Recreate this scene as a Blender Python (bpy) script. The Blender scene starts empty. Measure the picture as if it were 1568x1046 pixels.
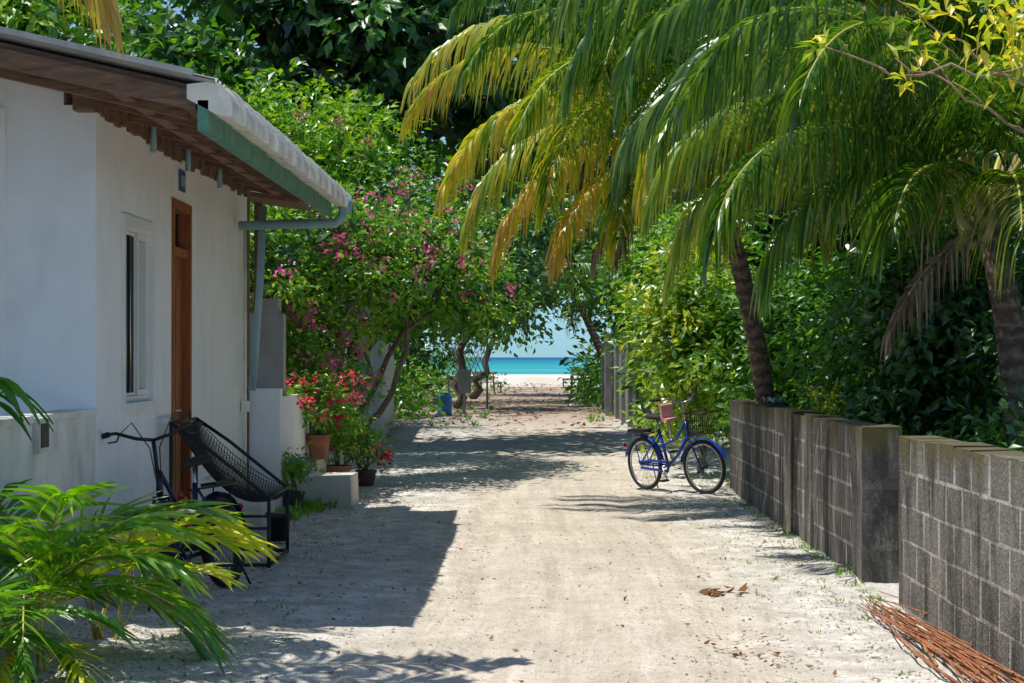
import bpy, math, numpy as np
from mathutils import Vector
rng=np.random.default_rng(7)
S=bpy.context.scene
def A(*a): return np.array(a,dtype=float)
def Vn(a):
    a=np.asarray(a,float); return a/np.maximum(np.linalg.norm(a,axis=-1,keepdims=True),1e-9)
# ------------------------------------------------------------ mesh builder
class MB:
    def __init__(s): s.V=[];s.F=[];s.n=0
    def add(s,V,F,m=0,r=None,sm=False):
        V=np.asarray(V,float).reshape(-1,3);F=np.asarray(F,int)
        if F.ndim==1: F=F[None]
        if r is None: r=np.full(len(F),.5)
        r=np.broadcast_to(np.asarray(r,float),(len(F),))
        s.V.append(V);s.F.append((F+s.n,m,r,sm));s.n+=len(V)
    def box(s,x0,x1,y0,y1,z0,z1,m=0,r=.5,j=0):
        V=A([x0,y0,z0],[x1,y0,z0],[x1,y1,z0],[x0,y1,z0],[x0,y0,z1],[x1,y0,z1],[x1,y1,z1],[x0,y1,z1])
        if np.any(np.asarray(j)): V=V+rng.normal(0,1,V.shape)*j
        s.add(V,[[0,3,2,1],[4,5,6,7],[0,1,5,4],[1,2,6,5],[2,3,7,6],[3,0,4,7]],m,r)
    def prism(s,poly,axis,a,b,m=0,r=.5):
        n=len(poly);V=[]
        for t in (a,b):
            for p in poly:
                V.append({'x':(t,p[0],p[1]),'y':(p[0],t,p[1]),'z':(p[0],p[1],t)}[axis])
        F=[[i,(i+1)%n,(i+1)%n+n,i+n] for i in range(n)]
        k=s.n
        s.add(V,F,m,r)
        s.F.append((np.array([list(range(n))[::-1]])+k,m,np.array([r]),False))
        s.F.append((np.array([list(range(n,2*n))])+k,m,np.array([r]),False))
    def tube(s,P,R,seg=8,m=0,r=.5,closed=False,sm=True,cap=True):
        P=np.asarray(P,float);n=len(P)
        R=np.broadcast_to(np.asarray(R,float),(n,))
        T=np.roll(P,-1,0)-np.roll(P,1,0) if closed else np.gradient(P,axis=0)
        T=Vn(T);u=np.cross(T[0],A(0,0,1))
        if np.linalg.norm(u)<.1:u=np.cross(T[0],A(0,1,0))
        u=Vn(u);a=np.arange(seg)*2*np.pi/seg;V=[]
        for i in range(n):
            u=Vn(u-T[i]*np.dot(u,T[i]));w=np.cross(T[i],u)
            V.append(P[i]+R[i]*(np.cos(a)[:,None]*u+np.sin(a)[:,None]*w))
        V=np.concatenate(V);F=[]
        for i in range(n if closed else n-1):
            for k in range(seg):
                i2=(i+1)%n;F.append([i*seg+k,i*seg+(k+1)%seg,i2*seg+(k+1)%seg,i2*seg+k])
        k0=s.n
        s.add(V,F,m,r,sm)
        if cap and not closed:
            s.F.append((np.array([list(range(seg))[::-1]])+k0,m,np.array([.5]),False))
            s.F.append((np.array([list(range((n-1)*seg,n*seg))])+k0,m,np.array([.5]),False))
    def ring(s,c,rad,minor,ax='y',n=40,seg=8,m=0,a0=0,a1=2*np.pi):
        full=abs(a1-a0-2*np.pi)<1e-6
        t=np.linspace(a0,a1,n,endpoint=not full)
        z=np.zeros_like(t)
        P={'y':np.stack([np.cos(t)*rad,z,np.sin(t)*rad],1),'z':np.stack([np.cos(t)*rad,np.sin(t)*rad,z],1)}[ax]+np.asarray(c)
        s.tube(P,minor,seg,m,closed=full)
    def build(s,name,mats,parent=None,loc=None,rot=None):
        me=bpy.data.meshes.new(name)
        V=np.concatenate(s.V);me.vertices.add(len(V));me.vertices.foreach_set('co',V.ravel())
        lt=np.concatenate([np.full(len(F),F.shape[1]) for F,_,_,_ in s.F])
        li=np.concatenate([F.ravel() for F,_,_,_ in s.F])
        ls=np.concatenate([[0],np.cumsum(lt)[:-1]])
        me.loops.add(len(li));me.loops.foreach_set('vertex_index',li.astype(np.int32))
        me.polygons.add(len(lt));me.polygons.foreach_set('loop_start',ls.astype(np.int32));me.polygons.foreach_set('loop_total',lt.astype(np.int32))
        me.polygons.foreach_set('material_index',np.concatenate([np.full(len(F),m) for F,m,_,_ in s.F]).astype(np.int32))
        me.polygons.foreach_set('use_smooth',np.concatenate([np.full(len(F),q) for F,_,_,q in s.F]))
        at=me.attributes.new('rnd','FLOAT','FACE');at.data.foreach_set('value',np.concatenate([r for _,_,r,_ in s.F]).astype(np.float32))
        me.update(calc_edges=True);me.validate()
        for m in mats: me.materials.append(m)
        o=bpy.data.objects.new(name,me);S.collection.objects.link(o)
        if parent:o.parent=parent
        if loc is not None:o.location=loc
        if rot is not None:o.rotation_euler=rot
        return o
def empty(name,loc=(0,0,0),rot=(0,0,0)):
    o=bpy.data.objects.new(name,None);S.collection.objects.link(o);o.location=loc;o.rotation_euler=rot;o.empty_display_size=.2;return o
# ------------------------------------------------------------ materials
def nt(name):
    m=bpy.data.materials.new(name);m.use_nodes=True;t=m.node_tree;t.nodes.clear()
    o=t.nodes.new('ShaderNodeOutputMaterial');b=t.nodes.new('ShaderNodeBsdfPrincipled');t.links.new(b.outputs[0],o.inputs[0])
    return m,t,b,o
def c4(c): return (c[0],c[1],c[2],1)
def ramp(t,src,stops):
    r=t.nodes.new('ShaderNodeValToRGB');t.links.new(src,r.inputs[0]);e=r.color_ramp.elements
    while len(e)<len(stops): e.new(.5)
    for i,(p,c) in enumerate(stops): e[i].position=p;e[i].color=c4(c) if not np.isscalar(c) else (c,c,c,1)
    return r.outputs[0]
def coord(t,scale=(1,1,1),rot=(0,0,0)):
    c=t.nodes.new('ShaderNodeTexCoord');m=t.nodes.new('ShaderNodeMapping');m.inputs['Scale'].default_value=scale;m.inputs['Rotation'].default_value=rot
    t.links.new(c.outputs['Object'],m.inputs[0]);return m.outputs[0]
def noise(t,vec,sc,det=3,ro=.6,out='Fac',dist=0):
    n=t.nodes.new('ShaderNodeTexNoise');n.inputs['Scale'].default_value=sc;n.inputs['Detail'].default_value=det;n.inputs['Roughness'].default_value=ro;n.inputs['Distortion'].default_value=dist
    t.links.new(vec,n.inputs['Vector']);return n.outputs[out]
def mix(t,f,a,b,mode='MIX'):
    n=t.nodes.new('ShaderNodeMix');n.data_type='RGBA';n.blend_type=mode
    for i,v in ((0,f),(6,a),(7,b)):
        if isinstance(v,bpy.types.NodeSocket): t.links.new(v,n.inputs[i])
        else: n.inputs[i].default_value=v if i==0 else c4(v)
    return n.outputs[2]
def math_(t,op,a,b=0,c=None):
    n=t.nodes.new('ShaderNodeMath');n.operation=op
    for i,v in enumerate((a,b) if c is None else (a,b,c)):
        if isinstance(v,bpy.types.NodeSocket): t.links.new(v,n.inputs[i])
        else:n.inputs[i].default_value=v
    return n.outputs[0]
def bump(t,b,h,st=.3,d=.01):
    n=t.nodes.new('ShaderNodeBump');n.inputs['Strength'].default_value=st;n.inputs['Distance'].default_value=d
    t.links.new(h,n.inputs['Height']);t.links.new(n.outputs[0],b.inputs['Normal'])
def simple(name,col,rough=.6,metal=0,var=.25,sc=8,bs=.15):
    m,t,b,o=nt(name);v=coord(t);n=noise(t,v,sc)
    c=A(*col);t.links.new(ramp(t,n,[(.3,tuple(c*(1-var))),(.7,tuple(np.minimum(c*(1+var),1)))]),b.inputs['Base Color'])
    b.inputs['Roughness'].default_value=rough;b.inputs['Metallic'].default_value=metal
    if bs: bump(t,b,noise(t,v,sc*6,2),bs,.005)
    return m
def leafmat(name,stops,trans=.42,rough=.38,tint=(1.9,1.8,.55),gl=.06):
    m=bpy.data.materials.new(name);m.use_nodes=True;t=m.node_tree;t.nodes.clear()
    o=t.nodes.new('ShaderNodeOutputMaterial');a=t.nodes.new('ShaderNodeAttribute');a.attribute_name='rnd'
    c=ramp(t,a.outputs['Fac'],stops);df=t.nodes.new('ShaderNodeBsdfDiffuse');t.links.new(c,df.inputs[0])
    tr=t.nodes.new('ShaderNodeBsdfTranslucent');t.links.new(mix(t,1.0,c,tint,'MULTIPLY'),tr.inputs[0])
    mx=t.nodes.new('ShaderNodeMixShader');mx.inputs[0].default_value=trans
    t.links.new(df.outputs[0],mx.inputs[1]);t.links.new(tr.outputs[0],mx.inputs[2])
    if gl:
        g=t.nodes.new('ShaderNodeBsdfAnisotropic');g.inputs['Roughness'].default_value=rough;g.inputs['Color'].default_value=(.9,.95,.9,1)
        m2=t.nodes.new('ShaderNodeMixShader');m2.inputs[0].default_value=gl
        t.links.new(mx.outputs[0],m2.inputs[1]);t.links.new(g.outputs[0],m2.inputs[2]);t.links.new(m2.outputs[0],o.inputs[0])
    else: t.links.new(mx.outputs[0],o.inputs[0])
    return m
M={}
M['leaf']=leafmat('leaf_green',[(0,(.014,.06,.006)),(.35,(.05,.18,.012)),(.7,(.15,.36,.018)),(1,(.40,.52,.03))])
M['dark']=leafmat('leaf_dark',[(0,(.007,.03,.008)),(.4,(.024,.10,.016)),(.8,(.07,.22,.02)),(1,(.22,.40,.03))],.35,.36,gl=.07)
M['yel']=leafmat('leaf_yellowgreen',[(0,(.035,.11,.01)),(.4,(.15,.31,.02)),(.75,(.42,.50,.03)),(1,(.70,.56,.04))],.43)
M['palm']=leafmat('palm_leaf',[(0,(.018,.06,.013)),(.4,(.055,.16,.022)),(.7,(.21,.33,.03)),(.88,(.56,.50,.04)),(1,(.50,.33,.08))],.40,.33,(1.85,1.75,.5),gl=.06)
M['areca']=leafmat('areca_leaf',[(0,(.03,.11,.01)),(.4,(.08,.27,.012)),(.75,(.30,.48,.02)),(1,(.62,.60,.04))],.45,.35)
M['pink']=leafmat('flower_pink',[(0,(.50,.05,.20)),(.5,(.75,.15,.38)),(1,(.85,.35,.55))],.35,.6,(1.3,.8,1),0)
M['red']=leafmat('flower_red',[(0,(.5,.01,.05)),(.6,(.75,.07,.14)),(1,(.85,.32,.25))],.35,.6,(1.3,.7,.8),0)
M['dry']=leafmat('leaf_dry',[(0,(.10,.045,.02)),(.5,(.22,.11,.05)),(1,(.38,.24,.12))],.15,.7,(1.1,1,.8),0)
M['deadp']=leafmat('dead_palm_leaf',[(0,(.14,.10,.07)),(.5,(.28,.22,.16)),(1,(.42,.35,.26))],.25,.7,(1.1,1,.8),0)
M['bark']=simple('bark',(.16,.125,.09),.9,0,.45,9,.8)
M['barkd']=simple('bark_dark',(.09,.07,.05),.9,0,.4,9,.8)
M['rachis']=simple('palm_rachis',(.42,.40,.07),.5,0,.3,5,0)
M['twig']=simple('twig_tan',(.30,.22,.14),.8,0,.3,9,.3)
m,t,b,o=nt('palm_trunk');v=coord(t);w=t.nodes.new('ShaderNodeTexWave');w.bands_direction='Z';w.inputs['Scale'].default_value=2.6;w.inputs['Distortion'].default_value=6;w.inputs['Detail'].default_value=3;w.inputs['Detail Scale'].default_value=3
t.links.new(v,w.inputs[0]);nn=noise(t,v,14)
t.links.new(mix(t,nn,ramp(t,w.outputs['Fac'],[(0,(.05,.035,.025)),(.5,(.20,.15,.11)),(1,(.27,.21,.16))]),(.10,.07,.05)),b.inputs['Base Color']);b.inputs['Roughness'].default_value=.9
bump(t,b,math_(t,'ADD',w.outputs['Fac'],nn),.9,.03);M['ptrunk']=m
def plaster(name,col,dirt=(.42,.42,.38),base=.5,mo=.72,am=.3):
    m,t,b,o=nt(name);v=coord(t);n1=noise(t,v,1.1,5,.65);n2=noise(t,coord(t,(3,3,1.2)),1.5,3,.6);n3=noise(t,v,26,2)
    sp=t.nodes.new('ShaderNodeSeparateXYZ');t.links.new(v,sp.inputs[0])
    low=math_(t,'MULTIPLY_ADD',sp.outputs['Z'],-1/max(base,.01),1.0)
    low=math_(t,'MAXIMUM',low,0);low=math_(t,'MULTIPLY',low,math_(t,'MULTIPLY',n1,1.3))
    f=ramp(t,math_(t,'MULTIPLY',n1,n2),[(.22,0.0),(.42,am)])
    c=mix(t,f,col,tuple(A(*col)*mo));c=mix(t,low,c,dirt)
    t.links.new(c,b.inputs['Base Color']);b.inputs['Roughness'].default_value=.85
    bump(t,b,math_(t,'ADD',math_(t,'MULTIPLY',n1,2.5),math_(t,'MULTIPLY',n3,.4)),.5,.014);return m
M['plaster']=plaster('white_plaster',(.90,.91,.91),(.54,.52,.48),.7,.78,.45)
M['plaster2']=plaster('weathered_plaster',(.80,.80,.75),(.42,.44,.34),1.35,.6,.9)
M['conc']=plaster('old_concrete',(.42,.41,.38),(.25,.24,.20),.8,.6,.8)
M['concw']=plaster('pale_concrete',(.66,.65,.6),(.42,.40,.35),.3,.6,.6)
def blockmat(name,a,bc,st,k=1):
    m,t,b,o=nt(name);v=coord(t);n1=noise(t,v,2.2,5,.7);n2=noise(t,coord(t,(2.2,2.2,.7)),1.1,5,.7,dist=.8);n3=noise(t,v,42,3,.7)
    at=t.nodes.new('ShaderNodeAttribute');at.attribute_name='rnd'
    c=mix(t,at.outputs['Fac'],a,bc);c=mix(t,ramp(t,n1,[(.38,0.),(.62,1.)]),c,st)
    c=mix(t,ramp(t,n3,[(.5,0.),(.75,.55)]),c,tuple(A(.44,.415,.375)*k))
    c=mix(t,ramp(t,n1,[(.55,0.),(.66,.55)]),c,(.36,.33,.28))
    c=mix(t,ramp(t,n2,[(.46,0.),(.60,.82)]),c,(.042,.037,.032))
    c=mix(t,ramp(t,n3,[(.30,.6),(.42,0.)]),c,(.05,.047,.042))
    sp=t.nodes.new('ShaderNodeSeparateXYZ');t.links.new(v,sp.inputs[0])
    f=math_(t,'MULTIPLY',ramp(t,math_(t,'MULTIPLY_ADD',sp.outputs['Z'],.6,math_(t,'MULTIPLY',n1,.6)),[(.80,0.),(.95,1.)]),.85)
    c=mix(t,f,c,(.11,.095,.035))
    t.links.new(c,b.inputs['Base Color']);b.inputs['Roughness'].default_value=.95;b.inputs['Specular IOR Level'].default_value=.2
    bump(t,b,math_(t,'ADD',n3,n1),1.0,.014);return m
M['block']=blockmat('concrete_block',(.13,.122,.108),(.22,.205,.18),(.165,.15,.13))
M['mortar']=blockmat('mortar',(.50,.47,.42),(.50,.47,.42),(.38,.35,.31),1.3)
def wood(name,a,bb,sc=(1,1,1)):
    m,t,b,o=nt(name);n=noise(t,coord(t,sc),5,5,.65,dist=.6);t.links.new(ramp(t,n,[(.3,a),(.7,bb)]),b.inputs['Base Color']);b.inputs['Roughness'].default_value=.6;bump(t,b,n,.4,.008);return m
M['wood']=wood('old_wood',(.10,.05,.03),(.28,.16,.10),(1,6,6))
M['ceil']=wood('ceiling_boards',(.14,.08,.055),(.28,.18,.13),(1,8,8))
M['door']=wood('door_wood',(.20,.05,.012),(.42,.13,.03),(6,6,.6))
M['green']=simple('green_fascia',(.10,.26,.19),.6,0,.3,6)
M['white']=simple('white_paint',(.8,.8,.78),.45,0,.06,4,.1)
M['cream']=simple('aged_white',(.80,.77,.68),.6,0,.18,5,.2)
M['pvc']=simple('bluegrey_pvc',(.26,.42,.48),.45,0,.15,4,.05)
M['roof']=simple('roof_sheet',(.42,.43,.44),.5,.3,.2,3)
M['bluep']=simple('blue_plate',(.03,.12,.3),.4,0,.2,6,0)
M['black']=simple('black_metal',(.015,.015,.017),.45,.2,.3,8,.05)
M['rubber']=simple('rubber',(.02,.02,.021),.85,0,.3,20,.2)
M['chrome']=simple('steel',(.5,.5,.5),.3,.9,.2,10,0)
M['bblue']=simple('blue_paint',(.01,.05,.36),.3,0,.15,5,0)
M['nblue']=simple('navy_paint',(.006,.012,.045),.4,0,.2,5,0)
M['redp']=simple('red_paint',(.35,.02,.02),.4,0,.2,5,0)
M['pinkp']=simple('pink_plastic',(.7,.35,.35),.5,0,.1,5,0)
M['teal']=simple('blue_plastic',(.03,.20,.45),.45,0,.2,5,.05)
M['terra']=simple('terracotta',(.32,.13,.07),.8,0,.3,8)
M['dpot']=simple('dark_pot',(.05,.05,.05),.7,0,.3,8)
M['soil']=simple('soil',(.06,.045,.03),.95,0,.4,20)
M['gfence']=simple('grey_fence',(.22,.23,.22),.7,0,.3,4)
M['wfence']=simple('white_fence',(.6,.6,.56),.7,0,.15,4)
M['frost']=simple('frosted_pane',(.52,.56,.56),.3,0,.1,3,0)
M['stalk']=simple('dry_stalk',(.34,.13,.055),.6,0,.5,12,.2)
m,t,b,o=nt('window_glass');b.inputs['Base Color'].default_value=(.02,.026,.022,1);b.inputs['Roughness'].default_value=.12;b.inputs['IOR'].default_value=1.05
bump(t,b,noise(t,coord(t),1.5,2),.05,.02);M['glass']=m
# ------------------------------------------------------------ ground
def vnoise(x,y,sc,seed):
    r=np.random.default_rng(seed).random((256,256));x=x*sc+500.3;y=y*sc+500.7
    i=np.floor(x).astype(int);j=np.floor(y).astype(int);u=x-i;w=y-j;u=u*u*(3-2*u);w=w*w*(3-2*w)
    g=lambda a,b:r[a%256,b%256]
    return (g(i,j)*(1-u)+g(i+1,j)*u)*(1-w)+(g(i,j+1)*(1-u)+g(i+1,j+1)*u)*w
def gz(x,y):
    x=np.asarray(x,float);y=np.asarray(y,float)
    z=np.interp(y,[-1e4,170,240,400,9000],[0,0,-.6,-3,-3])
    d=(vnoise(x,y,.7,1)-.5)*.05+(vnoise(x,y*.7,3,2)-.5)*.022+(vnoise(x,y,9,3)-.5)*.020*np.clip(np.abs(x-.3)-.2,.3,1.5)
    for xc,am in((-.35,.016),(1.0,.016),(.25,.008),(-.75,.008)):
        d-=am*np.exp(-((x-xc-.12*np.sin(y*.35+xc*3))/.11)**2)
    return z+d*np.clip((y-3)/3,0,1)*np.exp(-np.maximum(y-40,0)/60)
xs=np.unique(np.concatenate([[-4000,-800,-200,-60,-25,-12,-8,-6,-5],np.arange(-4,4,.05),[4,5,6,8,12,25,60,200,800,4000]]))
ys=np.unique(np.concatenate([[-400,-50,-10,0,4,6,7],np.arange(7.5,27,.06),27*np.exp(np.linspace(0.003,np.log(260/27),80)),[400,900,2500,6000]]))
X,Y=np.meshgrid(xs,ys);Z=gz(X,Y);nx=len(xs);ny=len(ys)
ii=np.arange((nx)*(ny)).reshape(ny,nx)
F=np.stack([ii[:-1,:-1],ii[:-1,1:],ii[1:,1:],ii[1:,:-1]],-1).reshape(-1,4)
mb=MB();mb.add(np.stack([X,Y,Z],-1),F,0,sm=True)
m,t,b,o=nt('sand_ground');v=coord(t);sp=t.nodes.new('ShaderNodeSeparateXYZ');t.links.new(v,sp.inputs[0])
n1=noise(t,v,.9,4,.65);n4=noise(t,v,4,4,.7);n3=noise(t,v,22,4,.75)
xw=math_(t,'ADD',sp.outputs['X'],math_(t,'MULTIPLY',math_(t,'SINE',math_(t,'MULTIPLY',sp.outputs['Y'],.35)),.13))
cb=t.nodes.new('ShaderNodeCombineXYZ');t.links.new(math_(t,'MULTIPLY',xw,5.),cb.inputs[0]);t.links.new(math_(t,'MULTIPLY',sp.outputs['Y'],.30),cb.inputs[1])
n2=noise(t,cb.outputs[0],1.4,5,.7,dist=.6)
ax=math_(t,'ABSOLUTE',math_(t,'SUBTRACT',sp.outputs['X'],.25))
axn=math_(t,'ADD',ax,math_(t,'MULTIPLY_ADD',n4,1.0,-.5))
tr_=math_(t,'MULTIPLY_ADD',n2,.6,math_(t,'MULTIPLY',n4,.4))
road=mix(t,ramp(t,tr_,[(.38,0.),(.62,1.)]),(.54,.465,.37),(.77,.69,.58))
edge=mix(t,ramp(t,n4,[(.35,0.),(.6,1.)]),(.48,.455,.40),(.82,.79,.72))
c=mix(t,ramp(t,math_(t,'MULTIPLY',axn,.5),[(.42,0.),(.72,1.)]),road,edge)
c=mix(t,ramp(t,n1,[(.42,0.),(.75,.6)]),c,(.44,.385,.31))
c=mix(t,ramp(t,n3,[(.54,0.),(.70,.6)]),c,(.25,.22,.17))
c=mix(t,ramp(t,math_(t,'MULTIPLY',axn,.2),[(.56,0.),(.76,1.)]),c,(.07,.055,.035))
yy=math_(t,'ADD',math_(t,'MULTIPLY',sp.outputs['Y'],.01),math_(t,'MULTIPLY_ADD',n4,.12,-.06))
far=ramp(t,yy,[(.40,0.),(.52,.85),(.98,.85),(1.,0.)])
litter=mix(t,ramp(t,n1,[(.40,0.),(.6,1.)]),(.20,.12,.08),(.48,.38,.29))
c=mix(t,far,c,litter)
c=mix(t,ramp(t,math_(t,'MULTIPLY',sp.outputs['Y'],.004),[(.56,0.),(.62,1.)]),c,(.66,.63,.56))
t.links.new(c,b.inputs['Base Color']);b.inputs['Roughness'].default_value=.95;b.inputs['Specular IOR Level'].default_value=.2
bump(t,b,math_(t,'ADD',math_(t,'MULTIPLY',n2,.45),math_(t,'ADD',n3,math_(t,'MULTIPLY',n4,1.3))),1.0,.032)
mb.build('ground',[m])
# sea
m,t,b,o=nt('sea_water');v=coord(t);sp=t.nodes.new('ShaderNodeSeparateXYZ');t.links.new(v,sp.inputs[0])
yy=math_(t,'MULTIPLY',sp.outputs['Y'],.0005);yy=math_(t,'ADD',yy,math_(t,'MULTIPLY_ADD',noise(t,coord(t,(.02,.03,1)),1,4),.6,-.30))
t.links.new(ramp(t,yy,[(.02,(.20,.48,.44)),(.14,(.025,.32,.34)),(.4,(.006,.20,.28)),(.95,(.003,.08,.20))]),b.inputs['Base Color'])
b.inputs['Roughness'].default_value=.5;b.inputs['Specular IOR Level'].default_value=.12
bump(t,b,noise(t,coord(t,(.4,.8,1)),1,4),.8,.3)
mb=MB();mb.add(A([-9000,195,-.35],[9000,195,-.35],[9000,14000,-.35],[-9000,14000,-.35]),[0,1,2,3]);mb.build('sea',[m])
# ------------------------------------------------------------ house
H=empty('white_house')
WX=-2.7
mb=MB()
ops=[(12.8,13.7,1.2,2.38),(14.5,15.28,.12,2.68)]
yb=sorted({12.0,18.3,*[a for q in ops for a in q[:2]]});zb=sorted({-.1,3.05,*[a for q in ops for a in q[2:]]})
for y0,y1 in zip(yb,yb[1:]):
    for z0,z1 in zip(zb,zb[1:]):
        if any(q[0]<=y0 and y1<=q[1] and q[2]<=z0 and z1<=q[3] for q in ops): continue
        mb.box(WX-.2,WX,y0,y1,z0,z1)
mb.prism([(-9,-.1),(WX-.2,-.1),(WX-.2,3.22),(-9,4.55)],'y',12.0,12.2)
mb.prism([(-9,-.1),(-3.25,-.1),(-3.25,3.03),(-9,3.03)],'y',11.96,11.998)
mb.box(-9,WX-.2,18.1,18.3,-.1,3.1)
mb.build('walls',[M['plaster']],H)
mb=MB();mb.box(-5.4,-5.3,12.3,18.0,0,3.0);mb.box(-5.3,WX-.21,12.25,18.05,-.02,.06);mb.build('room_back',[M['conc']],H)
mb=MB()
def frame_x(mb,x0,x1,y0,y1,z0,z1,w,m=0):
    mb.box(x0,x1,y0,y0+w,z0,z1,m);mb.box(x0,x1,y1-w,y1,z0,z1,m);mb.box(x0,x1,y0+w,y1-w,z0,z0+w,m);mb.box(x0,x1,y0+w,y1-w,z1-w,z1,m)
frame_x(mb,WX-.06,WX-.004,12.803,13.697,1.203,2.377,.035)
frame_x(mb,WX-.045,WX-.025,12.84,13.30,1.24,2.34,.02);frame_x(mb,WX-.035,WX-.010,13.32,13.66,1.24,2.34,.04)
mb.box(WX+.001,WX+.02,12.74,12.798,1.14,2.44);mb.box(WX+.001,WX+.02,13.702,13.76,1.14,2.44);mb.box(WX+.001,WX+.02,12.798,13.702,2.382,2.44);mb.box(WX+.001,WX+.05,12.798,13.702,1.14,1.198)
mb.box(WX-.035,WX-.030,12.865,13.275,1.265,2.315,1);mb.box(WX-.026,WX-.02,13.362,13.618,1.285,2.295,3)
for k in range(2): mb.tube([(WX-.022,12.98+.15*k,1.26),(WX-.022,12.98+.15*k,2.32)],.006,6,2)
mb.build('window',[M['white'],M['glass'],M['chrome'],M['frost']],H)
mb=MB();frame_x(mb,WX-.15,WX+.015,14.5,15.28,.12,2.68,.07);mb.box(WX-.14,WX,14.57,15.21,2.26,2.33)
mb.box(WX-.10,WX-.055,14.57,15.21,.19,2.26)
for z0,z1 in((.3,.95),(1.08,2.1)):
    for y0 in(14.66,14.92): mb.box(WX-.055,WX-.045,y0,y0+.2,z0,z1)
mb.box(WX-.09,WX-.08,14.57,15.21,2.33,2.61,1)
mb.tube([(WX-.05,14.66,1.1),(WX+.02,14.66,1.1),(WX+.02,14.76,1.1)],.012,8,2)
mb.tube([(WX-.05,14.66,1.02),(WX-.02,14.66,1.02)],.025,8,2)
mb.build('door',[M['door'],M['glass'],M['chrome']],H)
mb=MB();mb.box(WX+.003,WX+.015,14.78,15.0,2.76,2.92,0);mb.box(WX+.015,WX+.018,14.81,14.97,2.8,2.88,1);mb.build('number_plate',[M['bluep'],M['pvc']],H)
def rz(x): return 3.03+(-1.72-x)*.225
mb=MB();yy=np.arange(10.85,18.9,.025);prof=.018*np.sin(yy*2*np.pi/.13)
xx=np.array([-9,-6,-4,-2.8,-1.78]);V=[]
for x in xx: V.append(np.stack([np.full_like(yy,x),yy,rz(x)+prof],1))
V=np.array(V);n=len(yy);idx=np.arange(5*n).reshape(5,n);Fq=np.stack([idx[:-1,:-1],idx[1:,:-1],idx[1:,1:],idx[:-1,1:]],-1).reshape(-1,4)
mb.add(V,Fq,0,sm=True);mb.add(V-A(0,0,.012),Fq[:,::-1],0,sm=True)
mb.prism([(-9,rz(-9)-.01),(-1.9,rz(-1.9)-.01),(-1.9,rz(-1.9)+.025),(-9,rz(-9)+.025)],'y',10.82,10.848)
mb.build('roof_sheets',[M['roof']],H)
mb=MB()
mb.prism([(-9,rz(-9)-.075),(-1.86,rz(-1.86)-.075),(-1.86,rz(-1.86)-.045),(-9,rz(-9)-.045)],'y',11.0,18.2,1)
for y in np.arange(11.0,18.2,.16):
    mb.prism([(-4,rz(-4)-.083),(-1.87,rz(-1.87)-.083),(-1.87,rz(-1.87)-.0755),(-4,rz(-4)-.0755)],'y',y,y+.148,1)
for y in [10.92]+list(np.arange(12.1,18.3,.75)):
    mb.prism([(-4.,rz(-4.)-.19),(-1.9,rz(-1.9)-.19),(-1.9,rz(-1.9)-.085),(-4.,rz(-4.)-.085)],'y',y,y+.06,0)
mb.prism([(-9,rz(-9)-.20),(-2.05,rz(-2.05)-.20),(-2.05,rz(-2.05)-.078),(-9,rz(-9)-.078)],'y',11.5,11.58,0)
ysb=np.arange(11.85,18.35,.13);zz=3.0+rng.normal(0,.018,len(ysb));
for a,bb,z in zip(ysb,ysb[1:],zz): mb.box(WX-.11,WX+.012+rng.uniform(0,.02),a,bb+.001,z,3.235,0)
mb.box(-2.42,-2.34,10.95,18.2,3.0,3.07,0);mb.box(-2.03,-1.96,10.95,18.2,2.93,2.99,0)
for y in(13.55,14.9,16.4): mb.tube([(WX+.05,y,2.92),(WX+.05,y,3.2)],.022,8,2)
mb.build('eaves_timber',[M['wood'],M['ceil'],M['pvc']],H)
mb=MB();mb.box(-1.88,-1.82,10.87,17.45,2.76,2.93,0)
y=10.87
while y<17.35:
    for (ya,yb2,k) in((y,y+.39,0),(y+.395,y+.465,.022)):
        cx,cz=-1.80,2.88;a=np.linspace(-.3,np.pi*.55,7)
        P=[(cx+(.115+k)*np.cos(q),cz+(.155+k*.8)*np.sin(q)) for q in a]+[(cx-.14,cz+.14+k*.5),(cx-.14,cz+.06),(cx+.03,cz-.03)]
        e=rng.uniform(-.004,.004);mb.prism([(p[0]+e,p[1]+e) for p in P],'y',ya,yb2-.006,1)
    y+=.468
mb.build('fascia_and_gutter',[M['green'],M['cream']],H)
mb=MB()
mb.tube([(-1.72,17.5,2.85),(-1.73,17.5,2.76),(-1.78,17.5,2.70),(-2.66,17.55,2.68)],.042,12,0)
mb.tube([(-1.70,17.46,2.78),(-1.70,17.46,2.93)],.06,12,0)
mb.tube([(-2.45,17.58,2.86),(-2.47,17.56,2.2),(-2.55,17.6,1.2)],.034,12,0)
mb.tube([(WX+.04,17.9,2.7),(WX+.04,17.9,.15)],.02,8,1);mb.tube([(WX+.04,16.0,.5),(WX+.04,17.9,.52)],.014,8,1)
mb.box(WX+.01,WX+.08,17.86,17.94,1.0,1.1,1)
mb.build('downpipe',[M['pvc'],M['cream']],H)
mb=MB();mb.box(-2.69,-2.25,14.3,15.5,-.05,.14);mb.box(-2.69,-2.3,16.4,17.3,-.05,.26);mb.build('doorstep',[M['concw']],H)
mb=MB();mb.prism([(-4.2,3.3),(-2.25,3.0),(-2.25,2.96),(-4.2,3.26)],'y',18.5,19.6);mb.box(-2.8,-2.72,18.55,18.63,0,3.05);mb.box(-2.8,-2.72,19.45,19.53,0,3.05)
mb.build('lean_to_roof',[M['wood']])
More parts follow.
